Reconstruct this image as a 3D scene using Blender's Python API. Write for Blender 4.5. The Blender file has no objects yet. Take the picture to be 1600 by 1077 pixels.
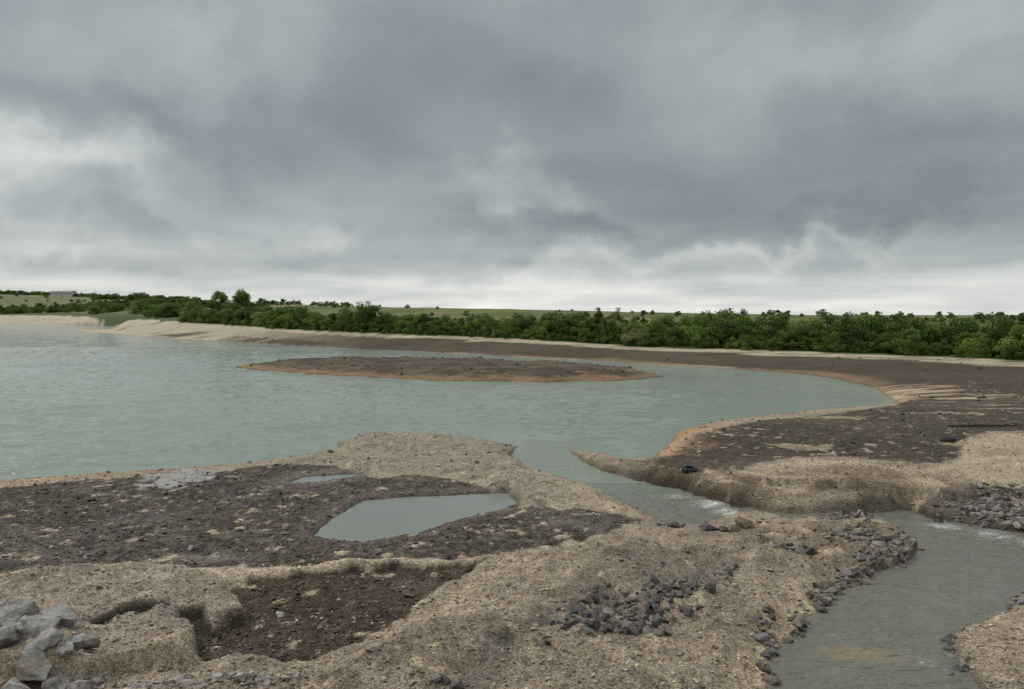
import bpy, math, random
import numpy as np
import bmesh
from mathutils import Vector
rng=np.random.default_rng(7); random.seed(7)
scene=bpy.context.scene
scene.view_settings.view_transform='Standard'; scene.view_settings.look='None'; scene.view_settings.exposure=0
# ---------------------------------------------------------------- surveying (ground coordinates from sight angles)
CAMH=6.5; F=1155.0; P=math.atan(50/F)
def g(u,v,z=0.0):
    a=(u-800)/F; b=(538.5-v)/F
    dy=math.cos(P)+b*math.sin(P); dz=-math.sin(P)+b*math.cos(P)
    k=(z-CAMH)/dz
    return (a*k,dy*k)
def S(a,b,x):
    t=np.clip((x-a)/(b-a),0,1); return t*t*(3-2*t)
def wl(y): # stream surface level
    return 0.2*S(28.,24.5,y)+0.2*S(22.8,20.5,y)
def gs(u,v,h=0.0):
    x,y=g(u,v,h)
    for _ in range(3): x,y=g(u,v,float(wl(np.array(y)))+h)
    return (x,y)
# ---------------------------------------------------------------- noise
def _h(ix,iy,seed):
    n=(ix.astype(np.int64)*374761393+iy.astype(np.int64)*668265263+seed*144665)&0xffffffff
    n=((n^(n>>13))*1274126177)&0xffffffff
    n=n^(n>>16)
    return (n&0xffff)/65535.0*2-1
def vn(x,y,seed):
    ix=np.floor(x);iy=np.floor(y);fx=x-ix;fy=y-iy
    sx=fx*fx*fx*(fx*(fx*6-15)+10);sy=fy*fy*fy*(fy*(fy*6-15)+10)
    a=_h(ix,iy,seed);b=_h(ix+1,iy,seed);c=_h(ix,iy+1,seed);d=_h(ix+1,iy+1,seed)
    return (a+(b-a)*sx)*(1-sy)+(c+(d-c)*sx)*sy
def fbm(x,y,o,seed):
    r=0;a=1;s=0
    for i in range(o):
        c,sn=math.cos(i*1.1),math.sin(i*1.1)
        r=r+a*vn((x*c-y*sn)*2**i,(x*sn+y*c)*2**i,seed+i*17); s+=a;a*=.5
    return r/s*1.4
def sdf(px_,py_,poly,M=8.0):
    poly=np.array(poly); out=np.full(px_.shape,float(M))
    lo=poly.min(0)-M;hi=poly.max(0)+M
    m=(px_>lo[0])&(px_<hi[0])&(py_>lo[1])&(py_<hi[1])
    px=px_[m];py=py_[m]
    d=np.full(px.shape,1e18);ins=np.zeros(px.shape,bool)
    n=len(poly)
    for i in range(n):
        ax,ay=poly[i];bx,by=poly[(i+1)%n]
        ex,ey=bx-ax,by-ay;wx=px-ax;wy=py-ay
        t=np.clip((wx*ex+wy*ey)/(ex*ex+ey*ey+1e-12),0,1)
        d=np.minimum(d,(wx-ex*t)**2+(wy-ey*t)**2)
        c=((ay>py)!=(by>py))
        if ay!=by: ins^=c&(px<(bx-ax)*(py-ay)/(by-ay)+ax)
    d=np.sqrt(d);d[ins]*=-1
    out[m]=np.minimum(d,M)
    return out
def PG(l,z=0.): return [g(u,v,z) for u,v in l]
# ---------------------------------------------------------------- outlines
LAKE=PG([(-900,800),(-300,775),(0,754),(60,750),(150,742),(240,736),(330,731),(420,722),(480,713),(524,701),(530,690),(560,684),(620,681),(700,682),(760,689),(800,698),(830,695),(888,704),(950,712),(985,724),(1018,718),(1038,702),(1062,676),(1100,665),(1200,652),(1260,645),(1340,638),(1397,630),(1385,617),(1362,602),(1310,592),(1240,584),(1160,577),(1100,574),(950,565),(800,557),(650,549),(560,545),(460,540),(380,535),(300,531),(240,527),(180,522),(120,518),(115,516),(170,515),(235,511.5),(130,508),(0,505),(-900,505)])
STREAM=[gs(u,v) for u,v in [(790,690),(900,690),(888,706),(930,732),(985,748),(1060,765),(1110,780),(1160,793),(1230,803),(1320,801),(1420,799),(1480,816),(1540,826),(1620,836),(2000,848),(2000,890),(1620,918),(1560,960),(1485,998),(1497,1037),(1540,1090),(1600,1250),(1150,1300),(1195,1120),(1210,1025),(1262,970),(1312,932),(1362,905),(1420,874),(1440,853),(1400,826),(1320,811),(1230,814),(1180,806),(1140,808),(1100,820),(1050,821),(1010,800),(955,776),(893,759),(833,739),(796,714),(812,694)]]
POND=PG([(490,838),(500,825),(535,800),(568,783),(650,776),(730,773),(792,771),(809,785),(780,798),(705,815),(640,836),(570,846),(520,843)],.2)
PUD2=PG([(455,753),(480,746),(520,743),(556,740),(560,743),(525,749),(480,755)],.235)
ISLE=PG([(370,574),(450,568),(600,566),(800,569),(930,576),(1000,582),(1038,588),(960,596),(850,598),(700,595),(600,591),(500,586),(430,581)])
BAR=PG([(1183,1150),(1205,1010),(1262,950),(1292,905),(1262,862),(1180,840),(1080,832),(1010,830),(900,840),(820,858),(750,884),(690,924),(640,958),(580,992),(520,1020),(480,1034),(380,1026),(320,1040),(100,1060),(-400,1080),(-400,1500),(1150,1500)],.7)
POCK=PG([(312,1002),(335,985),(400,962),(372,945),(352,935),(385,905),(480,894),(600,886),(762,878),(705,906),(645,946),(590,982),(522,1016),(470,1030),(380,1022),(320,1030)],.35)
SLOBE=PG([(-400,935),(0,907),(60,896),(150,888),(215,884),(280,896),(350,910),(375,925),(385,945),(405,965),(380,985),(330,987),(305,1010),(312,1032),(200,1045),(0,1065),(-400,1090)],.5)
CRACK=PG([(135,980),(200,960),(255,953),(315,958),(333,985),(322,1014),(302,996),(288,975),(250,969),(200,976),(150,994)],.5)
RIDGE=PG([(255,890),(400,885),(560,877),(700,872),(772,868),(762,880),(600,885),(480,893),(385,904),(345,912)],.42)
DARK1=PG([(-400,790),(0,762),(120,752),(250,745),(350,738),(440,725),(520,728),(580,745),(700,748),(790,772),(822,800),(870,797),(930,800),(1000,815),(960,832),(900,848),(820,862),(760,873),(640,877),(500,885),(250,887),(215,882),(150,886),(60,893),(0,905),(-400,930)],.3)
GLOBE=PG([(430,727),(480,712),(526,700),(530,684),(620,678),(700,680),(760,686),(800,700),(792,714),(832,742),(892,762),(950,779),(1002,803),(1002,817),(930,798),(870,795),(825,802),(795,775),(740,760),(700,748),(640,742),(580,745),(520,728)],.25)
RDARK=PG([(1000,745),(1030,715),(1068,690),(1095,674),(1200,658),(1300,649),(1402,632),(1400,612),(1370,596),(1310,588),(1200,578),(1100,570),(1900,560),(1900,668),(1640,676),(1540,679),(1512,690),(1500,720),(1430,730),(1330,716),(1250,716),(1180,728),(1150,740),(1060,750)],.5)
RTAN=PG([(1150,741),(1180,729),(1250,717),(1330,716),(1430,731),(1500,722),(1512,690),(1540,679),(1640,676),(2000,676),(2000,762),(1600,764),(1500,768),(1400,763),(1300,757),(1200,750)],.85)
RUB=PG([(1240,800),(1400,785),(1500,775),(1620,770),(2000,770),(2000,840),(1600,832),(1500,825),(1430,812),(1300,806)],.6)
MIDB=PG([(1060,828),(1180,812),(1320,814),(1400,826),(1436,851),(1415,872),(1355,905),(1305,932),(1285,905),(1255,862),(1180,842)],.55)
CHAN=PG([(960,862),(1100,850),(1180,880),(1120,930),(1000,965),(850,1005),(780,1060),(760,1120),(620,1120),(700,1040),(790,970),(880,910)],.7)
BOULD=PG([(-300,960),(0,945),(60,940),(120,960),(160,1020),(60,1045),(-300,1060)],.8)
us=np.array([-600,-200,0,100,200,300,450,600,800,1000,1200,1300,1400,1600,2000,2600])
TT=(us-800)/F
DS=np.array([500,500,470,400,215,179,144,127,109,94,82,72,60,55,50,45.])
DB=np.array([560,560,525,480,300,225,175,150,128,112,103,99,95,86,72,60.])
ZB=np.array([4.8,4.8,4.8,4.6,4.2,3.6,2.7,2.3,2.05,1.5,1.3,1.2,1.15,1.0,.95,.95])
YC=np.array([1300,1300,1200,1200,1050,650,420,320,280,260,240,235,230,220,200,190.])
ZC=np.array([40,40,37,33,26,15.5,11.2,8.9,7.8,6.7,5.9,5.5,5.2,4.9,4.6,4.5])
C=lambda *a: np.array(a)
def terrain(x,y,color=True):
    x=np.asarray(x,float);y=np.asarray(y,float)
    far=S(28,90,y); fw=far*(1-.75*S(120,190,y))
    wx=x+.10*fbm(x*1.3,y*1.3,3,1)+fw*1.5*fbm(x*.13,y*.13,4,3)
    wy=y+.10*fbm(x*1.3,y*1.3,3,2)+fw*1.5*fbm(x*.13,y*.13,4,5)*(1-.6*S(60,100,y))
    t=x/np.maximum(y,1)
    n1=fbm(x*.55,y*.55,4,7);n2=fbm(x*3.2,y*3.2,4,9);n3=fbm(x*.12,y*.12,4,21);n4=fbm(x*1.5,y*1.5,4,29)
    jag=.10*n4+.05*n2
    sdl=sdf(wx,wy,LAKE,60.);sds=sdf(wx,wy,STREAM);sdp=sdf(wx,wy,POND,4);sdp2=sdf(wx,wy,PUD2,4);sdi=sdf(wx,wy,ISLE,12)
    b=sdf(wx,wy,BAR)+jag;k=sdf(wx,wy,POCK)+jag*.7;sl=sdf(wx,wy,SLOBE)+jag;cr=sdf(wx,wy,CRACK,3)+jag*.8;ri=sdf(wx,wy,RIDGE,3)+jag;d1=sdf(wx,wy,DARK1)
    gl=sdf(wx,wy,GLOBE)+jag*.6;rd=sdf(wx,wy,RDARK);rt=sdf(wx,wy,RTAN)+jag*1.5;ru=sdf(wx,wy,RUB);ch=sdf(wx,wy,CHAN);bo=sdf(wx,wy,BOULD);mb=sdf(wx,wy,MIDB,4)
    ds=np.interp(t,TT,DS);db=np.interp(t,TT,DB);zb=np.interp(t,TT,ZB);yc=np.interp(t,TT,YC);zc=np.interp(t,TT,ZC)
    f=(y-ds)/(db-ds); fn=f+.10*fbm(x*.09,y*.25,4,31)
    base=.33+.05*n1*S(60,30,y)
    right=S(4,11,x)*S(60,40,y)
    base=base+.28*right
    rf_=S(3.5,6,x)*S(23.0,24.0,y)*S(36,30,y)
    base=base+.22*rf_*S(4.,1.6,sds)
    fc=np.clip(f,0,1)
    base=base+(zb-.35)*(fc**1.15)
    gg=np.clip((y-db)/(yc-db),0,1)
    base=base+(zc-zb)*(gg*gg*(3-2*gg)*.35+gg*.65)-.012*np.maximum(y-yc,0)
    base=base+S(0,.3,gg)*(.004*yc)*n3*.12
    near=S(40,25,y)
    base=base+.06*n1*(d1>0)*near
    bm=S(.3,-1.0,b)
    base=base+.48*bm*(1+.22*n1)+.13*bm*n4
    base=base-.16*S(.1,-1.0,ch)
    base=base+.34*S(.03,-.16,sl)+.10*n4*(sl<-.1)*S(0,-.3,sl)
    base=base-.32*S(.03,-.14,cr)
    base=base+.14*S(.1,-.25,ri)
    base=np.where(k<.25,base*(1-S(.1,-.1,k))+(.27+.03*n1)*S(.1,-.1,k),base)
    base=base+.18*S(.06,-.5,gl)*(1+.5*n1)
    st=rt+.25*n4; base=base+.20*S(.25,.0,st)+.12*S(-.8,-1.0,st+.3*n1)+.12*S(-2.0,-2.2,st+.5*n1)
    gul=fbm(x*1.6+.6*y,y*.35,3,47); base=base-.16*S(.15,.55,gul)*rf_*S(3.5,2.0,sds)*S(.0,.5,sds)
    base=base+.25*S(.4,-.8,bo)
    base=base+.16*S(.1,-.5,mb)*n4
    rill=fbm(x*1.2+y*1.2,y*5-x*2,3,41)
    base=base+.03*S(0,-.5,gl)*rill
    base=base+.03*n2*S(40,20,y)*(1-.6*S(.3,-.3,rt))+.012*fbm(x*11,y*11,2,13)*S(30,15,y)
    base=base+.03*S(0,-.3,ru)*fbm(x*4,y*4,3,14)
    w=np.where(right>.3,.9,.7)+far*1.2
    z=base*(1-np.exp(-np.maximum(sdl,0)/w))
    e=1-np.exp(-np.maximum(sds,0)/np.maximum(.04,.12+.12*n4))
    W=wl(y)
    z=np.where((sds>0),W*(1-e)*(sds<2)+z*np.where(sds<2,e,1),z)
    z=np.where((sds>0)&(sds<2),np.maximum(z,W+.03*np.minimum(sds/.1,1)*(sdl>0)),z)
    z=np.where(sdl<0,-np.minimum(.8,-sdl*.12)-.005,z)
    zs=W-.012-np.minimum(.22,-sds*.45)
    z=np.where(sds<0,np.where(sdl<0,np.minimum(z,zs),zs),z)
    for q,lv in ((sdp,.2),(sdp2,.235)):
        z=np.where(q>0,lv+(np.maximum(z,lv+.05)-lv)*(1-np.exp(-q/.3))*(q<3)+(q>=3)*(z-lv),lv-.008-np.minimum(.12,-q*.2))
    zi=1.12*(1-np.exp(np.minimum(sdi,0)/3.0))*(1+.14*fbm(x*.25,y*.25,4,50))+.08*fbm(x*.9,y*.9,3,51)*(sdi<-.5)
    z=np.where(sdi<0,zi,z)
    z=np.maximum(z,np.where(y<11,.55+(11-y)*.46,-9))
    if not color: return z
    col=np.empty(x.shape+(3,));col[...]=C(.31,.252,.188)
    def mix(m,c):
        nonlocal col
        m=np.clip(m,0,1)[...,None];col=col*(1-m)+c*m
    j=.12*n2
    mix(S(.1,-.1,gl+j),C(.30,.258,.195))
    mix(S(.0,-.4,gl+j)*S(.05,.5,rill)*.6,C(.20,.17,.13))
    mix(S(-.4,.1,gl)*S(.1,-.1,gl)*S(3,5,x)*0.8+S(.05,-.2,gl)*S(1.2,2.5,x)*.6,C(.43,.35,.24))
    dk=C(.078,.061,.048)
    mix(S(.12,-.08,d1+j*1.6),dk)
    mix(S(.15,-.1,d1+j)*S(.1,.6,n1+.3*n2)*.35,C(.15,.125,.102))
    mix(S(.15,-.1,d1+j)*S(.05,.3,fbm(x*5,y*5,3,91))*.55,C(.036,.028,.023))
    mix(S(.15,-.1,d1+j)*S(.2,.45,fbm(x*8,y*8,2,92))*.55,C(.18,.152,.125))
    mix(S(.3,-.3,rd+j*2),C(.080,.061,.045)); mix(S(.3,-.3,rd)*S(.1,.7,n3+.3*n1)*.4,C(.14,.113,.085))
    mix(S(.2,-.1,rd)*S(.1,.35,fbm(x*2.5,y*3.5,3,93))*.5,C(.04,.032,.026))
    mix(S(.1,-.1,rt+j),C(.43,.35,.245))
    mix(S(.0,-.4,rt)*S(.0,.5,fbm(x*.4,y*1.8,3,42))*.55,C(.28,.222,.158))
    face=S(1.3,.4,sds+.5*n4)*rf_; mix(face*.95,C(.12,.088,.056))  # moist brown soil, painted darker to give the bank face its shading
    mix(S(3.4,1.3,sds)*S(.9,1.4,sds)*S(6,8,x)*S(23.5,24.5,y)*S(31,27,y)*.6*S(-.4,.3,n4),C(.21,.163,.11))
    mix(S(.05,.35,gul)*rf_*S(3.5,2.5,sds)*.5,C(.12,.09,.06))
    mix(S(.2,-.2,ru+j)*.9,C(.11,.09,.073))
    mix(S(.1,-.05,b+j),C(.298,.243,.183)); mix(S(.1,-.4,ch+j)*.75,C(.19,.162,.13))
    mix(S(-.1,.45,n1+.25*n4)*(b<0)*.5,C(.195,.162,.13))
    mix(S(.08,-.02,b)*S(-.8,-.1,b)*S(1.5,-.5,x-6)*.85,C(.47,.375,.255))
    mix(S(.15,-.1,mb+j)*.8,C(.185,.143,.103)); mix(S(.1,-.1,mb)*S(.0,.4,n4)*.6,C(.31,.25,.185))
    mix(S(.04,-.04,sl+j*.6),C(.31,.255,.20));mix(S(.0,-.1,sl)*S(0,.5,n4)*.4,C(.21,.172,.135))
    mix(S(-.02,-.06,sl)*S(-.35,-.08,sl)*.6,C(.42,.345,.255))
    mix(S(.04,-.06,cr),C(.065,.05,.038))  # shadow under the crack's ledge, painted dark into the ground colour
    mix(S(.04,-.04,ri+j*.6),C(.45,.37,.27))
    mix(S(.05,-.05,k+j*.5),C(.070,.049,.034))
    mix(S(.0,-.1,k)*S(.1,.35,fbm(x*6,y*6,3,94))*.4,C(.03,.022,.016))
    mix(S(.0,-.1,k)*S(.2,.45,fbm(x*9,y*9,2,95))*.35,C(.16,.12,.085))
    mix(S(.0,-.4,k)*S(.2,.7,n1)*.4,C(.14,.115,.09))
    sh=S(1.5,.1,sdl+.8*n1)*(sdl>0)
    och=C(.38,.245,.125)
    lf=S(10,-6,x)*S(40,25,y)*(gl>.2); mix(sh*lf*.8,och)
    rg=S(5,7,x)*S(75,45,y); mix(S(2.4,.1,sdl+1.0*n1+.7*n3)*(sdl>0)*rg*.9,C(.42,.26,.13))
    cx,cy=g(285,752,.2);m=np.exp(-(((x-cx)/1.2)**2+((y-cy)/1.7)**2));pale=S(.25,.7,m+.45*n2);mix(pale*.75,C(.40,.39,.37))
    cx2,cy2=g(330,873,.3);m2=np.exp(-(((x-cx2)/1.0)**2+((y-cy2)/.3)**2));mix(m2*.6,C(.27,.24,.21))
    mix(S(.9,.0,sdp+.4*n2)*(sdp>0)*.5,C(.2,.17,.135));mix(S(1.3,.0,sdp2+.4*n2)*(sdp2>0)*.6,C(.25,.22,.18))
    cx3,cy3=g(1440,622);m3=np.exp(-(((x-cx3)/6)**2+((y-cy3)/8)**2));mix(S(.3,.6,m3*(1+.9*fbm(x*.22,y*1.3-x*.2,3,61)))*S(-.1,.2,fbm(x*.25,y*1.5-x*.25,3,62))*(sdl>.3),C(.42,.32,.21))
    for (a,b2,rx,ry) in ((1250,702,1.6,.5),(1310,655,2.,.6),(1560,700,3,.5),(1480,648,2.5,.5),(1590,640,3,.4)):
        cx4,cy4=g(a,b2,.5);m4=np.exp(-(((x-cx4)/rx)**2+((y-cy4)/ry)**2));mix(S(.3,.6,m4+.45*n2+.3*n4)*.7,C(.38,.30,.21))
    fb=(sdl>0)*S(58,72,y)*(sdi>1)*np.ones_like(x)
    lft=S(-.18,-.42,t)
    mix(fb*S(0,.05,f),C(.074,.055,.038))
    mix(fb*S(.0,.3,fbm(x*.05,y*.2,3,70))*.35,C(.115,.088,.06))
    mix(fb*S(.68,.78,fn),C(.40,.335,.24))
    mix(fb*lft*S(-.25,.25,fbm(x*.04,y*.10,4,71)+.3*(f>.3)+.6*S(-.42,-.55,t))*.9,C(.42,.36,.27))
    mix(fb*S(.72,.8,fn)*S(.0,.4,fbm(x*.3,y*.5,3,73))*.55*(1-lft),C(.14,.12,.085))
    mix(fb*(sdl<2.2)*S(2.2,.3,sdl+n3)*.55*S(-.2,.2,t),C(.32,.21,.12))
    gn=S(.93,1.0,fn)*(y>60)
    gcol=C(.115,.135,.042)
    mix(gn,gcol);mix(gn*S(-.1,.5,fbm(x*.035,y*.02,4,75)),C(.165,.16,.066));mix(gn*S(.0,.4,fbm(x*.05,y*.05,4,77))*.7,C(.06,.09,.026))
    mix(gn*S(.15,.05,gg),C(.06,.085,.028))
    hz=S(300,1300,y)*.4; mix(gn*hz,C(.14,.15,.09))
    isl=(sdi<0.2)*1.0
    mix(isl,C(.38,.245,.13)); mix(isl*S(-1.0,-2.6,sdi+1.3*n3+.8*n1),C(.21,.155,.10))
    mix(isl*S(-.25,.25,fbm(x*.3,y*.6,4,81))*.7*S(-.8,-2.2,sdi),C(.085,.064,.044))
    mix(isl*S(.1,.5,fbm(x*.9,y*1.6,3,83))*.6*S(-.4,-1.2,sdi),C(.07,.055,.04))
    mt=1+(.22*n2*S(60,20,y)+.15*fbm(x*9,y*9,2,90)*S(35,15,y))*(1-.6*S(.3,-.3,rt))
    col=col*mt[...,None]
    wet=np.zeros_like(x)
    wet=np.maximum(wet,S(.2,.0,sds));wet=np.maximum(wet,S(.35,0,sdl)*.8);wet=np.maximum(wet,S(.3,0,sdp));wet=np.maximum(wet,S(.3,0,sdp2))
    col=col*(1-.5*wet)[...,None]
    wet=wet*.35
    wet=np.maximum(wet,S(0,-.4,d1)*S(.2,.55,n1+.3*n2)*.5)
    wet=np.maximum(wet,S(0,-.4,k)*S(.2,.6,n1)*.6);wet=np.maximum(wet,pale)
    return z,np.concatenate([np.clip(col,.01,.9),wet[...,None]],-1),dict(sds=sds,sdl=sdl,sdp=sdp,sdp2=sdp2,sdi=sdi,d1=np.minimum(d1,k))
def H(x,y): return terrain(np.atleast_1d(x),np.atleast_1d(y),False)
# ---------------------------------------------------------------- mesh helpers
def build_mesh(name,V,Fc,smooth=True,col=None):
    V=np.ascontiguousarray(V,dtype=np.float32);Fc=np.ascontiguousarray(Fc,dtype=np.int32);kk=Fc.shape[1]
    me=bpy.data.meshes.new(name);me.vertices.add(len(V));me.vertices.foreach_set('co',V.ravel())
    me.loops.add(Fc.size);me.loops.foreach_set('vertex_index',Fc.ravel())
    me.polygons.add(len(Fc));me.polygons.foreach_set('loop_start',np.arange(0,Fc.size,kk,dtype=np.int32))
    me.polygons.foreach_set('use_smooth',np.full(len(Fc),smooth))
    me.update(calc_edges=True)
    if col is not None:
        a=me.color_attributes.new('Col','FLOAT_COLOR','POINT');a.data.foreach_set('color',np.ascontiguousarray(col,dtype=np.float32).ravel())
    return me
def add(name,me,mat=None,parent=None):
    o=bpy.data.objects.new(name,me);scene.collection.objects.link(o)
    if mat: me.materials.append(mat)
    if parent: o.parent=parent
    return o
# ---------------------------------------------------------------- material helpers
class N:
    def __init__(s,tree): s.t=tree;s.l=tree.links
    def n(s,ty,**kw):
        nd=s.t.nodes.new(ty)
        for a,b in kw.items(): setattr(nd,a,b)
        return nd
    def set(s,sock,v):
        if isinstance(v,bpy.types.NodeSocket): s.l.new(v,sock)
        elif v is not None: sock.default_value=v
    def math(s,op,a,b=None,c=None,clamp=False):
        nd=s.n('ShaderNodeMath',operation=op,use_clamp=clamp)
        for i,v in enumerate((a,b,c)):
            if v is not None: s.set(nd.inputs[i],v)
        return nd.outputs[0]
    def vm(s,op,a,b=None):
        nd=s.n('ShaderNodeVectorMath',operation=op);s.set(nd.inputs[0],a)
        if b is not None: s.set(nd.inputs[1],b)
        return nd.outputs['Value'] if op=='DOT_PRODUCT' or op=='LENGTH' else nd.outputs[0]
    def noise(s,vec,scale,detail=4,rough=.5,dist=0):
        nd=s.n('ShaderNodeTexNoise');s.set(nd.inputs['Vector'],vec);nd.inputs['Scale'].default_value=scale
        nd.inputs['Detail'].default_value=detail;nd.inputs['Roughness'].default_value=rough;nd.inputs['Distortion'].default_value=dist
        return nd.outputs['Fac']
    def vor(s,vec,scale,out='Distance',feature='F1'):
        nd=s.n('ShaderNodeTexVoronoi',feature=feature);s.set(nd.inputs['Vector'],vec);nd.inputs['Scale'].default_value=scale
        return nd.outputs[out]
    def map(s,v,a,b,c,d,smooth=False):
        nd=s.n('ShaderNodeMapRange');nd.interpolation_type='SMOOTHSTEP' if smooth else 'LINEAR'
        for i,q in enumerate((v,a,b,c,d)): s.set(nd.inputs[i],q)
        return nd.outputs[0]
    def mixc(s,f,a,b,bt='MIX'):
        nd=s.n('ShaderNodeMix',data_type='RGBA',blend_type=bt);s.set(nd.inputs[0],f);s.set(nd.inputs[6],a);s.set(nd.inputs[7],b)
        return nd.outputs[2]
    def scale(s,col,v):
        nd=s.n('ShaderNodeVectorMath',operation='SCALE');s.set(nd.inputs[0],col);s.set(nd.inputs['Scale'],v);return nd.outputs[0]
    def mapping(s,vec,sc,rot):
        mp=s.n('ShaderNodeMapping');s.set(mp.inputs[0],vec);mp.inputs['Scale'].default_value=sc;mp.inputs['Rotation'].default_value=(0,0,math.radians(rot));return mp.outputs[0]
    def ramp(s,v,pts,interp='LINEAR'):
        nd=s.n('ShaderNodeValToRGB');s.set(nd.inputs[0],v);cr=nd.color_ramp;cr.interpolation=interp
        while len(cr.elements)<len(pts): cr.elements.new(.5)
        for e,(p,c) in zip(cr.elements,pts):
            e.position=p;e.color=tuple(c)+(1,) if len(c)==3 else c
        return nd.outputs[0]
def newmat(name):
    m=bpy.data.materials.new(name);m.use_nodes=True;n=N(m.node_tree);b=m.node_tree.nodes['Principled BSDF'];return m,n,b
def bump(n,b,h,st,dist,prev=None):
    nd=n.n('ShaderNodeBump');nd.inputs['Strength'].default_value=st;nd.inputs['Distance'].default_value=dist
    n.set(nd.inputs['Height'],h)
    if prev is not None: n.set(nd.inputs['Normal'],prev)
    n.set(b.inputs['Normal'],nd.outputs[0]);return nd.outputs[0]
gm,n,b=newmat('gravel_and_soil')
tc=n.n('ShaderNodeTexCoord').outputs['Object']
at=n.n('ShaderNodeAttribute',attribute_name='Col')
v1=n.vor(tc,30,'Color');vd=n.vor(tc,30);v2=n.vor(tc,65,'Color');n1=n.noise(tc,5,7,.75)
sep=n.n('ShaderNodeSeparateColor');n.set(sep.inputs[0],v1);sep2=n.n('ShaderNodeSeparateColor');n.set(sep2.inputs[0],v2)
peb=n.map(sep.outputs[0],0,1,.58,1.46);peb2=n.map(sep2.outputs[1],0,1,.72,1.3);nn=n.map(n1,.3,.7,.82,1.18)
c=n.scale(at.outputs['Color'],n.math('MULTIPLY',n.math('MULTIPLY',peb,peb2),nn))
gr_=n.n('ShaderNodeRGBToBW');n.set(gr_.inputs[0],c)
c=n.mixc(n.map(sep.outputs[1],.4,1,0,.3),c,gr_.outputs[0])
big=n.map(n.noise(tc,.35,5,.6),.3,.7,.84,1.16);c=n.scale(c,big)
n.set(b.inputs['Base Color'],c)
n.set(b.inputs['Roughness'],n.map(at.outputs['Alpha'],0,1,.95,.4));b.inputs['Specular IOR Level'].default_value=.22
p=bump(n,b,vd,.8,.03);p=bump(n,b,n.noise(tc,7,7,.78),1.0,.055,p)
sm,n,b=newmat('broken_stone')
tc=n.n('ShaderNodeTexCoord').outputs['Object'];at=n.n('ShaderNodeAttribute',attribute_name='Col')
n.set(b.inputs['Base Color'],n.scale(at.outputs['Color'],n.map(n.noise(tc,9,6,.7),.3,.7,.65,1.35)));b.inputs['Roughness'].default_value=.8
bump(n,b,n.noise(tc,18,6,.7),.6,.03)
bm_,n,b=newmat('limestone_boulder')
tc=n.n('ShaderNodeTexCoord').outputs['Object'];at=n.n('ShaderNodeAttribute',attribute_name='Col')
ve=n.map(n.noise(tc,2.5,8,.7,1.5),.44,.58,0,1,True);cc=n.mixc(n.math('MULTIPLY',ve,.6),at.outputs['Color'],(.16,.158,.155,1))
cc=n.scale(cc,n.map(n.noise(tc,14,6,.7),.3,.7,.7,1.3));cc=n.mixc(n.map(n.noise(tc,2.1,4,.6),.53,.68,0,.65,True),cc,(.34,.26,.19,1))
n.set(b.inputs['Base Color'],cc);b.inputs['Roughness'].default_value=.75
p=bump(n,b,n.noise(tc,9,7,.75),.9,.08)
def water(name,deep,st1,sc,rough,foam=False,dist=.12,lake=False):
    m,n,b=newmat(name);tc=n.n('ShaderNodeTexCoord').outputs['Object']
    mp=n.mapping(tc,(.45,1.3,1),-14)
    q=n.noise(tc,.05,4,.6)
    colr=n.mixc(n.map(q,.35,.65,0,1,True),deep[0]+(1,),deep[1]+(1,))
    if foam:
        at=n.n('ShaderNodeAttribute',attribute_name='Col')
        s2=n.n('ShaderNodeSeparateColor');n.set(s2.inputs[0],at.outputs['Color'])
        colr=n.mixc(s2.outputs[2],colr,LK0+(1,))
        fn=n.noise(mp,8,8,.8,1.5);ff=n.math('MULTIPLY',n.map(n.math('ADD',fn,n.math('MULTIPLY',s2.outputs[0],.27)),.66,.84,0,1,True),s2.outputs[0],clamp=True)
        colr=n.mixc(ff,colr,(.60,.62,.60,1))
        sh=s2.outputs[1];colr=n.mixc(sh,colr,(.26,.20,.12,1))
        n.set(b.inputs['Roughness'],n.map(ff,0,1,rough,.7))
    else: b.inputs['Roughness'].default_value=rough
    n.set(b.inputs['Base Color'],colr);b.inputs['IOR'].default_value=1.33
    w1=n.noise(mp,sc,3,.55,.4);w2=n.noise(mp,sc*3.3,3,.6,.3);w3=n.noise(tc,.10,3,.5)
    amp=n.map(w3,.35,.65,.45,1.0)
    hh=n.math('ADD',w1,n.math('MULTIPLY',w2,.4))
    hh=n.math('MULTIPLY',hh,amp)
    bump(n,b,hh,st1,dist)
    return m
LK0=(.185,.23,.19);LK1=(.215,.262,.22)
lakem=water('lake_water',(LK0,LK1),.8,2.2,.05,dist=.15,lake=True)
pondm=water('pond_water',((.18,.20,.178),(.20,.22,.196)),.15,3,.04)
strm=water('stream_water',((.125,.128,.103),(.165,.165,.135)),1.0,3.0,.06,True,.28)
# ---------------------------------------------------------------- ground sheet
ys=[-3.0]
while ys[-1]<7: ys.append(ys[-1]+.25)
while ys[-1]<140: ys.append(ys[-1]*1.0037)
while ys[-1]<4500: ys.append(ys[-1]*1.018)
ys=np.array(ys);ts=np.linspace(-1.2,1.2,1050)
Y,T=np.meshgrid(ys,ts,indexing='ij');X=T*(Y+4)
X=X.ravel();Y=Y.ravel()
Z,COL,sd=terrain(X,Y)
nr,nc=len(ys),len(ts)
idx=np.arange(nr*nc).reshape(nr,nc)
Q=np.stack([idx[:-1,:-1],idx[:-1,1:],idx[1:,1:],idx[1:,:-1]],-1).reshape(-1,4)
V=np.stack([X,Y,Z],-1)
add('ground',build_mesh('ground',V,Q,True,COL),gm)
def sheet(name,mask,zf,mat,colf=None):
    qm=mask[Q].any(1);q=Q[qm];u,inv=np.unique(q,return_inverse=True)
    vx=X[u];vy=Y[u];vz=zf(vx,vy,u)
    add(name,build_mesh(name,np.stack([vx,vy,vz],-1),inv.reshape(-1,4),True,colf(vx,vy) if colf else None),mat)
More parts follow.
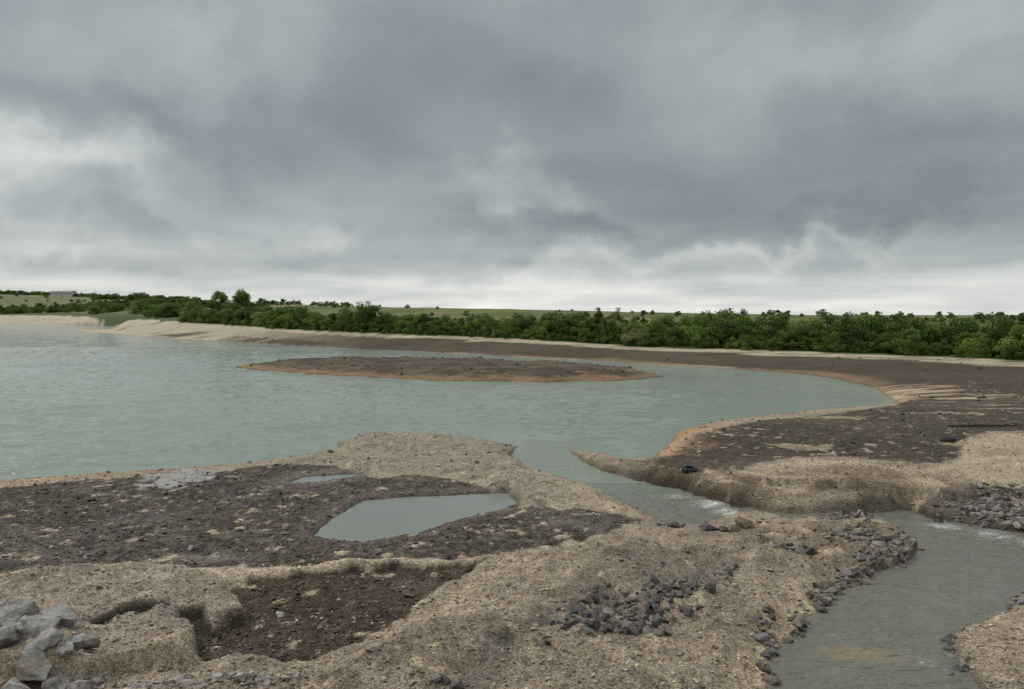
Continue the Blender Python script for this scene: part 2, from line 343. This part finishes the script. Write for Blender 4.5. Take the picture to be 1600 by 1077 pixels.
def scol(x,y):
    foam=np.zeros_like(x)
    for (u_,v_,r,a) in ((1110,788,1.0,1),(1060,775,.9,.8),(1135,800,.8,1),(1020,765,.8,.5),(1470,822,.9,.95),(1550,836,1.0,.85),(1610,848,.9,.8),(1500,845,.7,.4),(960,755,1.,.4),(1330,1000,.8,.5),(1440,1035,.5,.7),(1320,808,.9,.6),(1420,870,.8,.35),(1580,880,.8,.4)):
        cx,cy=gs(u_,v_);foam=np.maximum(foam,a*np.exp(-((x-cx)**2+(y-cy)**2)/r**2))
    cx,cy=gs(1340,1022);dx=(x-cx);dy=(y-cy);a=np.exp(-((dx/.95)**2+(dy/.38+.3*dx)**2));sh=S(.3,.8,a+.12*fbm(x*3,y*3,3,5))*.6
    return np.stack([foam,sh,S(24,27.6,y),x*0+1],-1)
def sz(x,y,u):
    W=wl(y);return W+.004+.05*fbm(x*2.2,y*2.2,3,99)*(S(28,26,y)*S(20,22,y))+.018*fbm(x*1.6+y*.8,y*4-x,3,98)*S(26,22,y)
def lz(x,y,u):
    c,s=math.cos(math.radians(12)),math.sin(math.radians(12));a=x*c+y*s;b=y*c-x*s
    a=a+.6*fbm(a*.2,b*.2,2,120);b=b+.5*fbm(a*.25,b*.25,2,121)
    n=vn(a*.38,b*1.0,111)+.6*vn(a*.8+7,b*1.9,112)+.4*vn(a*1.7,b*3.4,113)
    gust=.55+.6*fbm(x*.04,y*.03,3,115)+.45*S(10,-30,x)
    amp=.062*np.clip(gust,.2,1.4)*S(0,-2.5,sd['sdl'][u])*S(0,2,sd['sds'][u])*(1-.5*S(60,140,y))*S(400,150,y)
    return n*amp
sheet('stream',(sd['sds']<.1)&(Y<27.9),sz,strm,scol)
sheet('pond',sd['sdp']<.1,lambda x,y,u:x*0+.2,pondm)
sheet('puddle',sd['sdp2']<.08,lambda x,y,u:x*0+.235,pondm)
sheet('lake',(sd['sdl']<1.0)|((sd['sds']<.1)&(Y>27.7)),lz,lakem)
# ---------------------------------------------------------------- stones
def hull(npts,seed,flat=.7):
    r=random.Random(seed);bm=bmesh.new()
    for i in range(npts):
        v=Vector((r.gauss(0,1),r.gauss(0,1),r.gauss(0,1))).normalized()*r.uniform(.8,1.)
        bm.verts.new((v.x,v.y*r.uniform(.8,1),v.z*flat))
    res=bmesh.ops.convex_hull(bm,input=bm.verts)
    bmesh.ops.delete(bm,geom=[e for e in res['geom_interior'] if isinstance(e,bmesh.types.BMVert)],context='VERTS')
    bmesh.ops.triangulate(bm,faces=bm.faces);bm.verts.ensure_lookup_table();bm.verts.index_update()
    v=np.array([x.co[:] for x in bm.verts]);f=np.array([[q.index for q in x.verts] for x in bm.faces]);bm.free();return v,f
def scatter(name,x,y,size,mat,col,npts=10,flat=.7,lift=.3,nv=10,z=None):
    var=[hull(npts,100+i,flat) for i in range(nv)]
    if z is None: z=H(x,y)
    Vs=[];Fs=[];Cs=[];off=0
    for i in range(len(x)):
        v,f=var[rng.integers(nv)];a=rng.uniform(0,6.28);tl=rng.normal(0,.25)
        s=size[i]*np.array([rng.uniform(.8,1.3),rng.uniform(.7,1.),rng.uniform(.7,1.1)])
        w=v*s
        w=w@np.array([[1,0,0],[0,math.cos(tl),math.sin(tl)],[0,-math.sin(tl),math.cos(tl)]])
        ca,sa=math.cos(a),math.sin(a);w=w@np.array([[ca,sa,0],[-sa,ca,0],[0,0,1]])
        w=w+np.array([x[i],y[i],z[i]+size[i]*flat*lift])
        Vs.append(w);Fs.append(f+off);off+=len(w);Cs.append(np.tile(np.append(col[i],1),(len(w),1)))
    return add(name,build_mesh(name,np.concatenate(Vs),np.concatenate(Fs),False,np.concatenate(Cs)),mat)
def stonecol(k,lo=.06,hi=.22):
    b_=rng.uniform(lo,hi,k)[:,None];w=rng.uniform(0,1,k)[:,None];return b_*(np.array([1,1,1.0])*(1-w)+np.array([1.18,.95,.76])*w)
def ell(u,v,ru,rv,k,z=.7,stream=False):
    xs=[];yy=[]
    while len(xs)<k:
        a=random.gauss(0,.5);b2=random.gauss(0,.5)
        if a*a+b2*b2>1.2: continue
        p_=g(u+a*ru,v+b2*rv,z);xs.append(p_[0]);yy.append(p_[1])
    return np.array(xs),np.array(yy)
k=48000
yy=9.5*np.exp(rng.uniform(0,1,k)**1.15*math.log(45/9.5));xx=(rng.uniform(-.85,.85,k))*yy
z,c4,s_=terrain(xx,yy)
ok=(s_['sds']>.05)&(s_['sdl']>.15)&(s_['sdp']>.05)&(s_['sdp2']>.05)
xx,yy,z,c4=xx[ok],yy[ok],z[ok],c4[ok];dkm=(s_['d1'][ok]<0)
sz_=np.clip(rng.lognormal(math.log(.018),.5,len(xx)),.008,.08)*(1+yy/40)*np.where(dkm,1.35,1)
cc=c4[:,:3]*rng.uniform(.4,1.6,len(xx))[:,None]*np.where(dkm,1.25,1)[:,None];gr=rng.uniform(0,1,len(xx))[:,None]<.2;cc=np.where(gr,rng.uniform(.05,.34,len(xx))[:,None]*np.array([1.05,1,.93]),cc)
scatter('loose_gravel',xx,yy,sz_,sm,cc,8,.6,.3,8,z)
A=[ell(*a) for a in ((1000,945,90,40,90),(950,985,75,22,60),(1060,925,60,28,45),(900,985,40,20,18),(1015,1000,60,25,20),(1130,895,30,18,8),(940,910,20,15,4))]
x_=np.concatenate([a[0] for a in A]);y_=np.concatenate([a[1] for a in A])
scatter('rock_pile',x_,y_,np.clip(rng.lognormal(math.log(.095),.4,len(x_)),.04,.24),sm,stonecol(len(x_),.035,.14),9,.75,.4)
A=[ell(*a) for a in ((1290,925,35,30,80,.6),(1250,965,30,30,50,.6),(1340,890,50,25,120,.6),(1390,860,45,22,120,.6),(1420,835,40,14,60,.6),(1240,850,35,12,35,.7),(1200,995,14,50,60,.7),(1482,1000,15,25,24,.5),(1580,940,30,12,24,.5),(1330,835,70,18,90,.6),(1540,862,35,6,22,.45),(1060,822,35,8,16,.4),(700,1062,35,8,10,.8),(850,1008,12,8,5,.8),(1500,1040,15,30,18,.5),(1440,880,20,12,12,.42))]
x_=np.concatenate([a[0] for a in A]);y_=np.concatenate([a[1] for a in A])
scatter('stream_bank_rocks',x_,y_,np.clip(rng.lognormal(math.log(.085),.45,len(x_)),.04,.24),sm,stonecol(len(x_),.05,.2),9,.7,.3)
A=[ell(*a) for a in ((1560,800,90,28,480,.6),(1450,805,80,16,240,.6),(1620,790,80,25,200,.6),(1330,803,60,6,50,.6))]
x_=np.concatenate([a[0] for a in A]);y_=np.concatenate([a[1] for a in A])
scatter('rubble',x_,y_,np.clip(rng.lognormal(math.log(.08),.5,len(x_)),.03,.28),sm,stonecol(len(x_),.05,.26),9,.7,.3)
pts=[(1160,822,.36),(1145,828,.25),(1055,822,.22),(1110,827,.22),(1100,824,.16),(1130,829,.18),(1030,818,.14)]
P_=[g(u,v,.45) for u,v,_ in pts]
scatter('eroded_clods',np.array([p[0] for p in P_]),np.array([p[1] for p in P_]),np.array([q[2] for q in pts]),sm,np.array([[.15,.11,.075]]*2+[[.05,.045,.045]]*5),13,.7,.2)
pts=[(20,965,.42),(92,968,.40),(60,985,.38),(125,990,.34),(5,1000,.40),(50,1012,.40),(90,1015,.25),(125,1020,.22),(20,1030,.36),(-40,985,.5),(-60,1030,.5),(150,1005,.12),(-110,1000,.5),(70,1000,.3),(105,1000,.22),(35,990,.28),(10,980,.3)]
P_=[g(u,v,1.0) for u,v,_ in pts]
bx=np.array([p[0] for p in P_]);by=np.array([p[1] for p in P_])
bs=scatter('riprap_boulders',bx,by,np.array([q[2] for q in pts])*1.08,bm_,rng.uniform(.32,.46,len(pts))[:,None]*np.array([[1,.98,.94]]),13,.75,.3,z=H(bx,by))
bv=bs.modifiers.new('b','BEVEL');bv.width=.02;bv.segments=2
ss=bs.modifiers.new('s','SUBSURF');ss.subdivision_type='SIMPLE';ss.levels=3;ss.render_levels=3
tx=bpy.data.textures.new('rocky','CLOUDS');tx.noise_scale=.22;tx.noise_depth=4
dm=bs.modifiers.new('d','DISPLACE');dm.texture=tx;dm.strength=.10;dm.texture_coords='LOCAL'
A=[ell(*a) for a in ((330,1062,120,14,160,.8),(215,1050,40,12,50,.8),(60,1055,80,15,80,.8),(420,1070,60,10,60,.8),(150,1035,60,15,50,.8))]
x_=np.concatenate([a[0] for a in A]);y_=np.concatenate([a[1] for a in A])
scatter('crushed_stone',x_,y_,np.clip(rng.lognormal(math.log(.055),.45,len(x_)),.03,.15),sm,stonecol(len(x_),.12,.34),9,.7,.3)
k=1200;y_=30*np.exp(rng.uniform(0,1,k)*math.log(3.2));x_=rng.uniform(-.6,.9,k)*y_
z,c4,s_=terrain(x_,y_);ok=((s_['sdl']>.5)&(s_['sds']>.2))|(s_['sdi']<-.6)
x_,y_,z=x_[ok],y_[ok],z[ok]
ix=rng.uniform(-32,15,900);iy=rng.uniform(70,92,900);zi,c5,s5=terrain(ix,iy);o5=s5['sdi']<-1
x_=np.concatenate([x_,ix[o5]]);y_=np.concatenate([y_,iy[o5]]);z=np.concatenate([z,zi[o5]])
scatter('scattered_stones',x_,y_,np.clip(rng.lognormal(math.log(.055),.45,len(x_)),.03,.16)*(1+y_/100),sm,stonecol(len(x_),.03,.18),9,.65,.3,z=z)
# ---------------------------------------------------------------- tyres, logs
tm,n,b=newmat('rubber');b.inputs['Base Color'].default_value=(.022,.022,.024,1);b.inputs['Roughness'].default_value=.75
def tyre(u,v,sc,ang,tilt):
    prof=[(.19,.07),(.22,.1),(.27,.115),(.31,.105),(.33,.08),(.335,0),(.33,-.08),(.31,-.105),(.27,-.115),(.22,-.1),(.19,-.07),(.21,-.06),(.27,-.09),(.315,-.06),(.32,0),(.315,.06),(.27,.09),(.21,.06)]
    ns=64;V=[];Fq=[];m=len(prof)
    for i in range(ns):
        a=2*math.pi*i/ns
        for j,(r,zz) in enumerate(prof):
            rr=r+(.012 if (i%2 and 3<=j<=7) else 0);V.append((rr*math.cos(a),rr*math.sin(a),zz))
    for i in range(ns):
        for j in range(m): Fq.append((i*m+j,i*m+(j+1)%m,((i+1)%ns)*m+(j+1)%m,((i+1)%ns)*m+j))
    o=add('old_tire',build_mesh('old_tire',np.array(V)*sc,np.array(Fq),True),tm)
    x,y=g(u,v,.6);z=float(H(x,y)[0]);x,y=g(u,v,z);o.location=(x,y,float(H(x,y)[0])+.08*sc);o.rotation_euler=(tilt,0,ang)
tyre(1077,737,.85,.3,.06);tyre(1481,690,.95,1.,-.05)
wm,n,b=newmat('weathered_wood');tc=n.n('ShaderNodeTexCoord').outputs['Object'];n.set(b.inputs['Base Color'],n.ramp(n.noise(tc,8,4),[(.3,(.04,.03,.024)),(.7,(.10,.08,.062))]));b.inputs['Roughness'].default_value=.9
def tube(pts,rad,seg=7):
    V=[];Fq=[]
    for i,p in enumerate(pts):
        p=Vector(p);d=(Vector(pts[min(i+1,len(pts)-1)])-Vector(pts[max(i-1,0)])).normalized()
        a=d.cross(Vector((0.3,1,.1))).normalized();c_=d.cross(a)
        for j in range(seg):
            t=2*math.pi*j/seg;V.append(p+(a*math.cos(t)+c_*math.sin(t))*rad[i])
    for i in range(len(pts)-1):
        for j in range(seg): Fq.append((i*seg+j,i*seg+(j+1)%seg,(i+1)*seg+(j+1)%seg,(i+1)*seg+j))
    return np.array([tuple(v) for v in V]),np.array(Fq)
def join(parts):
    V=[];Fq=[];o=0
    for v,f in parts: V.append(v);Fq.append(f+o);o+=len(v)
    return np.concatenate(V),np.concatenate(Fq)
v,f=join([tube([(0,0,-.2),(.02,0,.2),(-.05,0,.5),(-.02,0,.62)],[.13,.1,.08,.02]),tube([(0,0,.25),(.12,0,.42),(.2,0,.5)],[.06,.04,.015]),tube([(0,0,0),(.25,.05,.02),(.45,0,-.05)],[.08,.06,.02])])
o=add('tree_stump',build_mesh('tree_stump',v,f),wm);x,y=g(627,591);o.location=(x,y+.1,0)
x,y=g(1540,668,.6);z=float(H(x,y)[0])
v,f=join([tube([(-1.9,0,.1),(-.5,.1,.13),(1,0,.12),(2.0,.1,.1)],[.05,.07,.06,.02]),tube([(.8,0,.12),(1.2,-.3,.3)],[.04,.01]),tube([(-.6,0,.12),(-.9,.3,.26)],[.035,.01])])
o=add('driftwood_log',build_mesh('driftwood_log',v,f),wm);o.location=(x,y,z-.03)
for (u,v_) in ((818,558),(1535,628)):
    x,y=g(u,v_,.2);z=float(H(x,y)[0]);vv,f=join([tube([(0,0,-.05),(.1,0,.15),(.05,0,.35)],[.1,.08,.02]),tube([(-.4,0,.05),(0,.05,.1),(.4,0,.04)],[.04,.07,.03])])
    o=add('driftwood',build_mesh('driftwood',vv,f),wm);o.location=(x,y,z)
# ---------------------------------------------------------------- vegetation
lm,n,b=newmat('foliage');at=n.n('ShaderNodeAttribute',attribute_name='Col')
oi=n.n('ShaderNodeObjectInfo').outputs['Random']
cr=n.ramp(oi,[(0,(.066,.118,.025)),(.3,(.095,.16,.030)),(.55,(.125,.20,.040)),(.75,(.055,.098,.026)),(.92,(.165,.235,.05)),(1,(.19,.20,.10))])
cl=n.mixc(1.0,cr,at.outputs['Color'],'MULTIPLY');n.set(b.inputs['Base Color'],cl);b.inputs['Roughness'].default_value=.6;b.inputs['Specular IOR Level'].default_value=.25
tr=n.n('ShaderNodeBsdfTranslucent');n.set(tr.inputs[0],cl);ms=n.n('ShaderNodeMixShader');ms.inputs[0].default_value=.3
out=lm.node_tree.nodes['Material Output'];n.set(ms.inputs[1],b.outputs[0]);n.set(ms.inputs[2],tr.outputs[0]);n.set(out.inputs[0],ms.outputs[0])
bk,n,b=newmat('bark');b.inputs['Base Color'].default_value=(.07,.055,.042,1);b.inputs['Roughness'].default_value=.9
def treemesh(name,seed,h,w,low,nb,leaves,ls,br=.3,tr_r=.1,shrub=False):
    r=np.random.default_rng(seed)
    parts=[];cen=[]
    top=h*.75;parts.append(tube([(0,0,-.5),(r.normal(0,.05)*h*.3,0,h*.25),(r.normal(0,.04)*h,r.normal(0,.04)*h,h*.5),(r.normal(0,.05)*h,0,top)],[tr_r*1.3,tr_r,tr_r*.7,tr_r*.2],6))
    for i in range(nb):
        a=r.uniform(0,6.28);zz=low+(h-low)*r.uniform(.03,.9)**(1.1 if shrub else .9)
        if shrub: prof=math.sqrt(max(.1,1-((zz-h*.25)/(h*.75))**2))
        else: prof=math.sin(math.pi*min(1,max(.12,(zz-low*.6)/(h-low*.6)))**.8)
        rr=w*.5*prof*r.uniform(.2,.95)
        cpt=np.array([rr*math.cos(a),rr*math.sin(a),zz]);cen.append((cpt,w*br*r.uniform(.45,1.)*.62))
        s0=zz*.5;parts.append(tube([(0,0,s0),(cpt[0]*.5,cpt[1]*.5,(s0+zz)*.5+.1*h*.2),tuple(cpt)],[tr_r*.5,tr_r*.3,tr_r*.1],4))
    tv,tf=join(parts)
    wt=np.array([c[1]**2 for c in cen]);wt/=wt.sum();ch=r.choice(len(cen),leaves,p=wt)
    d=r.normal(size=(leaves,3));d/=np.linalg.norm(d,axis=1)[:,None];rad=r.uniform(.35,1.12,leaves)**.6
    C0=np.array([c[0] for c in cen])[ch];R0=np.array([c[1] for c in cen])[ch]
    ctr=C0+d*(rad*R0)[:,None]*np.array([1,1,.85]);ctr[:,2]=np.maximum(ctr[:,2],.05)
    nrm=d+r.normal(size=d.shape)*.7;nrm/=np.linalg.norm(nrm,axis=1)[:,None]
    t1=np.cross(nrm,r.normal(size=d.shape));t1/=np.linalg.norm(t1,axis=1)[:,None];t2=np.cross(nrm,t1)
    s=(ls*r.uniform(.5,1.2,leaves))[:,None]
    LV=np.stack([ctr-t1*s,ctr+t2*s*.55,ctr+t1*s,ctr-t2*s*.55+nrm*s*.2],1).reshape(-1,3)
    LF=np.arange(leaves*4).reshape(-1,4)
    cb=r.uniform(.6,1.45,len(cen))[ch]*r.uniform(.7,1.3,leaves)
    lc=np.stack([cb*r.uniform(.9,1.15,leaves),cb,cb*.9,np.ones(leaves)],-1);lc=np.repeat(lc,4,0)
    V=np.concatenate([tv,LV]);Fq=np.concatenate([tf,LF+len(tv)]);colr=np.concatenate([np.ones((len(tv),4)),lc])
    me=build_mesh(name,V,Fq,False,colr);me.materials.append(bk);me.materials.append(lm)
    me.polygons.foreach_set('material_index',np.concatenate([np.zeros(len(tf),np.int32),np.ones(len(LF),np.int32)]))
    return me
shr=[treemesh('shrub_%d'%i,20+i,4.6,rng.uniform(4.4,5.8),.3,22,3600,.16,.34,.06,True) for i in range(8)]
tal=[treemesh('young_tree_%d'%i,50+i,6.0,4.2,1.0,16,2200,.17,.32,.08) for i in range(3)]
def empty(name):
    e=bpy.data.objects.new(name,None);scene.collection.objects.link(e);return e
def place(par,nm,me,x,y,s,sx=1,dz=0):
    o=bpy.data.objects.new(nm,me);scene.collection.objects.link(o);o.parent=par
    o.location=(x,y,dz);o.rotation_euler=(0,0,random.uniform(0,6.28));o.scale=(s*sx,s*sx,s)
belt=empty('tree_belt');L=[]
for row,(off,sp) in enumerate(((.5,1.5),(3,1.9),(7,2.3),(11,2.9),(17,4.5))):
    u=292.
    while u<2300:
        t=(u-800)/F;d=np.interp(t,TT,DB)
        stepu=sp/d*F*(1 if u<1700 else 2)
        u+=stepu*random.uniform(.6,1.4)
        gap=vn(np.array([u*.02]),np.array([row*3.3]),5)[0]
        if row>=4 and gap>0: continue
        y=d+off*(1 if u>350 else .5)+random.uniform(-1.2,1.5);x=t*y
        hgt=.87+.24*vn(np.array([u*.013]),np.array([row*.5]),8)[0]+random.uniform(-.16,.16)
        if row==0: hgt*=random.uniform(.3,.6)
        if row==1: hgt*=.8
        hgt*=np.interp(u,[300,420,560,620,800,1000,1300],[1.15,1.08,1.02,.86,.94,1.02,1.06])
        L.append((x,y,hgt,random.random()))
zz=H(np.array([l[0] for l in L]),np.array([l[1] for l in L]))
for (x,y,s,q),z in zip(L,zz): place(belt,'shrub',random.choice(shr) if q<.96 else random.choice(tal),x,y,s,random.uniform(.95,1.3),z-.15)
hill=empty('hillside_scrub');L=[]
for i in range(150):
    u=random.uniform(-250,2000);t=(u-800)/F;db=np.interp(t,TT,DB);yc=np.interp(t,TT,YC)
    q=random.random()
    y=db+25+(yc-db-25)*q
    s=random.uniform(.15,.4) if u>420 else random.uniform(.5,1.0)
    if u<300: y=min(y,1150)
    L.append((t*y,y,s))
for i in range(60):
    u=random.choice((random.uniform(1200,1900),random.uniform(1200,1900),random.uniform(420,560)));t=(u-800)/F;y=np.interp(t,TT,YC)*random.uniform(.9,.99);L.append((t*y,y,random.uniform(.2,.5)))
for (u0,u1,d,s,dn) in ((-250,300,560,.9,.6),(-250,310,600,1.0,.6),(200,330,760,1.3,1),(-250,330,1120,1.2,.7),(150,520,900,1.5,.8),(-50,260,1190,1.2,.7),(300,540,420,.7,1),(-250,290,540,.8,.5),(150,330,450,1.0,.7),(200,320,360,1.0,.6),(250,330,290,1.0,.6)):
    u=u0
    while u<u1:
        t=(u-800)/F;dd=d*(1+.02*math.sin(u*.03));L.append((t*dd,dd+random.uniform(-8,8),s*random.uniform(.6,1.25)));u+=dn*random.uniform(2.5,5.5)*700/d*(1 if vn(np.array([u*.03]),np.array([d*.1]),4)[0]>-.4 else 3)
zz=H(np.array([l[0] for l in L]),np.array([l[1] for l in L]))
for (x,y,s),z in zip(L,zz): place(hill,'scrub',random.choice(shr),x,y,s,random.uniform(1,1.6),z-.1)
def tree(u,top,d,h,w,low,leaves,seed,nb=22,ls=.16):
    x=(u-800)/F*d;z=float(H(x,d)[0]);zt=CAMH+(488-top)/F*d;h=max(h,zt-z)
    me=treemesh('tree',seed,h,w,low,nb,leaves,ls,.3,.14);o=bpy.data.objects.new('tree',me);scene.collection.objects.link(o);o.location=(x,d,z)
tree(343,455,222,9,6.8,4.0,4200,301,26,.2);tree(377,454,218,9,7.8,3.8,5200,302,26,.2)
tree(572,468,158,6,7,2.2,3600,303);tree(1006,480,160,4,3,1.4,1000,304,10);tree(1161,482,116,5,3,3.4,420,305,14,.12);tree(1106,485,118,5,3,3.4,360,306,12,.12);tree(965,480,125,5,3.4,2.6,600,307,14,.13);tree(1570,490,92,5,6,1,2200,308,16,.13);tree(1215,488,112,5,6,1,2400,309,16,.15)
# ---------------------------------------------------------------- far building and poles
def cm(name,c,r=.7):
    m,n,b=newmat(name);tc=n.n('ShaderNodeTexCoord').outputs['Object'];n.set(b.inputs['Base Color'],n.mixc(n.noise(tc,.6,4),c+(1,),tuple(q*.8 for q in c)+(1,)));b.inputs['Roughness'].default_value=r;return m
wh=cm('plaster',(.62,.62,.60));rf=cm('roof_sheet',(.28,.27,.27));gl_=cm('window_glass',(.06,.07,.08),.3);cn=cm('concrete',(.33,.33,.32))
def box(par,name,x0,x1,y0,y1,z0,z1,mat):
    V=np.array([(x,y,z) for z in (z0,z1) for y in (y0,y1) for x in (x0,x1)]);Fq=np.array([(0,2,3,1),(4,5,7,6),(0,1,5,4),(2,6,7,3),(0,4,6,2),(1,3,7,5)])
    return add(name,build_mesh(name,V,Fq,False),mat,par)
def building(u,d,w,h,dep):
    x=(u-800)/F*d;z=float(H(x,d)[0]);e=empty('industrial_building');e.location=(x,d,z)
    box(e,'walls',-w/2,w/2,0,dep,-2,h,wh)
    V=np.array([(-w/2-.6,-.6,h+.01),(w/2+.6,-.6,h+.01),(w/2+.6,dep+.6,h+.01),(-w/2-.6,dep+.6,h+.01),(-w/2-.6,dep/2,h+1.8),(w/2+.6,dep/2,h+1.8)])
    me=bpy.data.meshes.new('roof');me.from_pydata([tuple(q) for q in V],[],[(0,1,5,4),(2,3,4,5),(1,2,5),(3,0,4),(0,3,2,1)]);add('roof',me,rf,e)
    k=int(w/4)
    for i in range(k):
        cx=-w/2+(i+.5)*w/k;box(e,'window_%d'%i,cx-.8,cx+.8,-.05,.05,h*.45,h*.75,gl_)
    box(e,'door',-1.5,1.5,-.06,.04,0,2.6,rf)
building(97,1100,32,7.5,12);building(185,1150,14,4,8)
for u,d,h in ((28,1050,9),(128,1000,9),(150,1050,10),(172,1080,11),(205,1100,12),(212,1100,10),(240,1120,10),(268,1100,9)):
    x=(u-800)/F*d;z=float(H(x,d)[0])
    v,f=join([tube([(0,0,-1),(0,0,h)],[.32,.22],8),tube([(-1.5,0,h-.8),(1.5,0,h-.8)],[.14,.14],6),tube([(-1.,0,h-.78),(-1.,0,h-.3)],[.1,.1],6),tube([(1.,0,h-.78),(1.,0,h-.3)],[.1,.1],6)])
    o=add('utility_pole',build_mesh('utility_pole',v,f),cn);o.location=(x,d,z)
# ---------------------------------------------------------------- sky
SUN_EL=math.radians(42);SUN_AZ=math.radians(-65)
world=bpy.data.worlds.new('World');scene.world=world;world.use_nodes=True
nt=world.node_tree;nt.nodes.clear();n=N(nt)
d=n.n('ShaderNodeTexCoord').outputs['Generated']
sp=n.n('ShaderNodeSeparateXYZ');n.set(sp.inputs[0],d);dx,dy,dz=sp.outputs
zc=n.math('ADD',n.math('MAXIMUM',dz,0.),.10)
cmb=n.n('ShaderNodeCombineXYZ');n.set(cmb.inputs[0],n.math('DIVIDE',dx,zc));n.set(cmb.inputs[1],n.math('DIVIDE',dy,zc));cmb.inputs[2].default_value=3.1
pv=cmb.outputs[0]
big=n.noise(pv,.42,3,.5,.5);med=n.noise(pv,.8,6,.5,.35);fin=n.noise(d,7,6,.55,.3)
wv=n.n('ShaderNodeTexNoise');n.set(wv.inputs['Vector'],d);wv.inputs['Scale'].default_value=4;wv.inputs['Detail'].default_value=7;wv.inputs['Roughness'].default_value=.56
off=n.vm('SUBTRACT',wv.outputs['Color'],(.5,.5,.5));off=n.scale(off,.40)
dw=n.vm('ADD',d,off)
el=n.math('ADD',dz,n.math('MULTIPLY',n.math('SUBTRACT',fin,.5),.09))
base=n.ramp(n.map(el,-.1,1,0,1),[(0,(.55,)*3),(.09,(.74,)*3),(.12,(.69,)*3),(.155,(.46,)*3),(.21,(.34,)*3),(.32,(.315,)*3),(.43,(.365,)*3),(.55,(.62,)*3),(1,(1.3,)*3)],'EASE')
lum=n.math('MULTIPLY',base,1.0)
def blob(u,v,ru,rv,amt):
    global lum
    az=(u-800)/F;e=(488-v)/F;D=Vector((az,1,e)).normalized()
    df=n.n('ShaderNodeVectorMath',operation='MULTIPLY')
    s2=n.vm('SUBTRACT',dw,tuple(D));n.set(df.inputs[0],s2);df.inputs[1].default_value=(F/ru,F/ru,F/rv)
    ln=n.vm('LENGTH',df.outputs[0]);m=n.map(ln,0,1.3,1,0,True)
    lum=n.math('MULTIPLY',lum,n.math('ADD',1.,n.math('MULTIPLY',m,amt)))
blob(110,300,230,75,.55);blob(20,340,160,90,.3);blob(800,325,100,45,.45);blob(500,345,90,35,.3);blob(90,120,170,70,.22);blob(330,40,250,90,.25);blob(1150,80,260,90,.2);blob(1550,80,200,120,.22)
blob(700,170,330,110,-.15);blob(1300,290,420,110,-.24);blob(900,385,240,45,-.25);blob(250,200,200,60,-.18);blob(230,375,170,25,-.12);blob(1350,375,380,35,-.2);blob(1250,420,200,18,.25);blob(60,425,180,25,.2);blob(950,440,250,25,.12)
f1=n.map(big,.3,.7,.90,1.12);f2=n.map(med,.3,.7,.86,1.16);f3=n.map(fin,.3,.7,.94,1.06)
lum=n.math('MULTIPLY',lum,n.math('MULTIPLY',f1,n.math('MULTIPLY',f2,f3)))
tint=n.ramp(lum,[(0,(.76,.98,1.05)),(.3,(.85,1.0,1.055)),(.55,(.94,1.01,.99)),(.8,(1,1,.97))])
cloud=n.n('ShaderNodeVectorMath',operation='SCALE');n.set(cloud.inputs[0],tint);n.set(cloud.inputs['Scale'],lum)
bg1=n.n('ShaderNodeBackground');n.set(bg1.inputs[0],cloud.outputs[0]);bg1.inputs[1].default_value=1.0
sky=n.n('ShaderNodeTexSky',sky_type='NISHITA');sky.sun_disc=False;sky.sun_elevation=SUN_EL;sky.sun_rotation=SUN_AZ
bg2=n.n('ShaderNodeBackground');n.set(bg2.inputs[0],sky.outputs[0]);bg2.inputs[1].default_value=.08
mx=n.n('ShaderNodeMixShader');mx.inputs[0].default_value=.06;n.set(mx.inputs[1],bg1.outputs[0]);n.set(mx.inputs[2],bg2.outputs[0])
wo=n.n('ShaderNodeOutputWorld');n.set(wo.inputs[0],mx.outputs[0])
sl=bpy.data.lights.new('sun','SUN');sl.energy=1.5;sl.angle=math.radians(12);sl.color=(1,.95,.87)
so=bpy.data.objects.new('sun',sl);scene.collection.objects.link(so)
sd_=Vector((math.sin(SUN_AZ)*math.cos(SUN_EL),math.cos(SUN_AZ)*math.cos(SUN_EL),math.sin(SUN_EL)))
so.rotation_euler=sd_.to_track_quat('Z','Y').to_euler()
# ---------------------------------------------------------------- camera
cd=bpy.data.cameras.new('camera');cd.sensor_width=36;cd.lens=F/1600*36;cd.clip_end=9000;cd.clip_start=.1
co=bpy.data.objects.new('camera',cd);scene.collection.objects.link(co);co.location=(0,0,CAMH);co.rotation_euler=(math.pi/2-P,0,0)
scene.camera=co
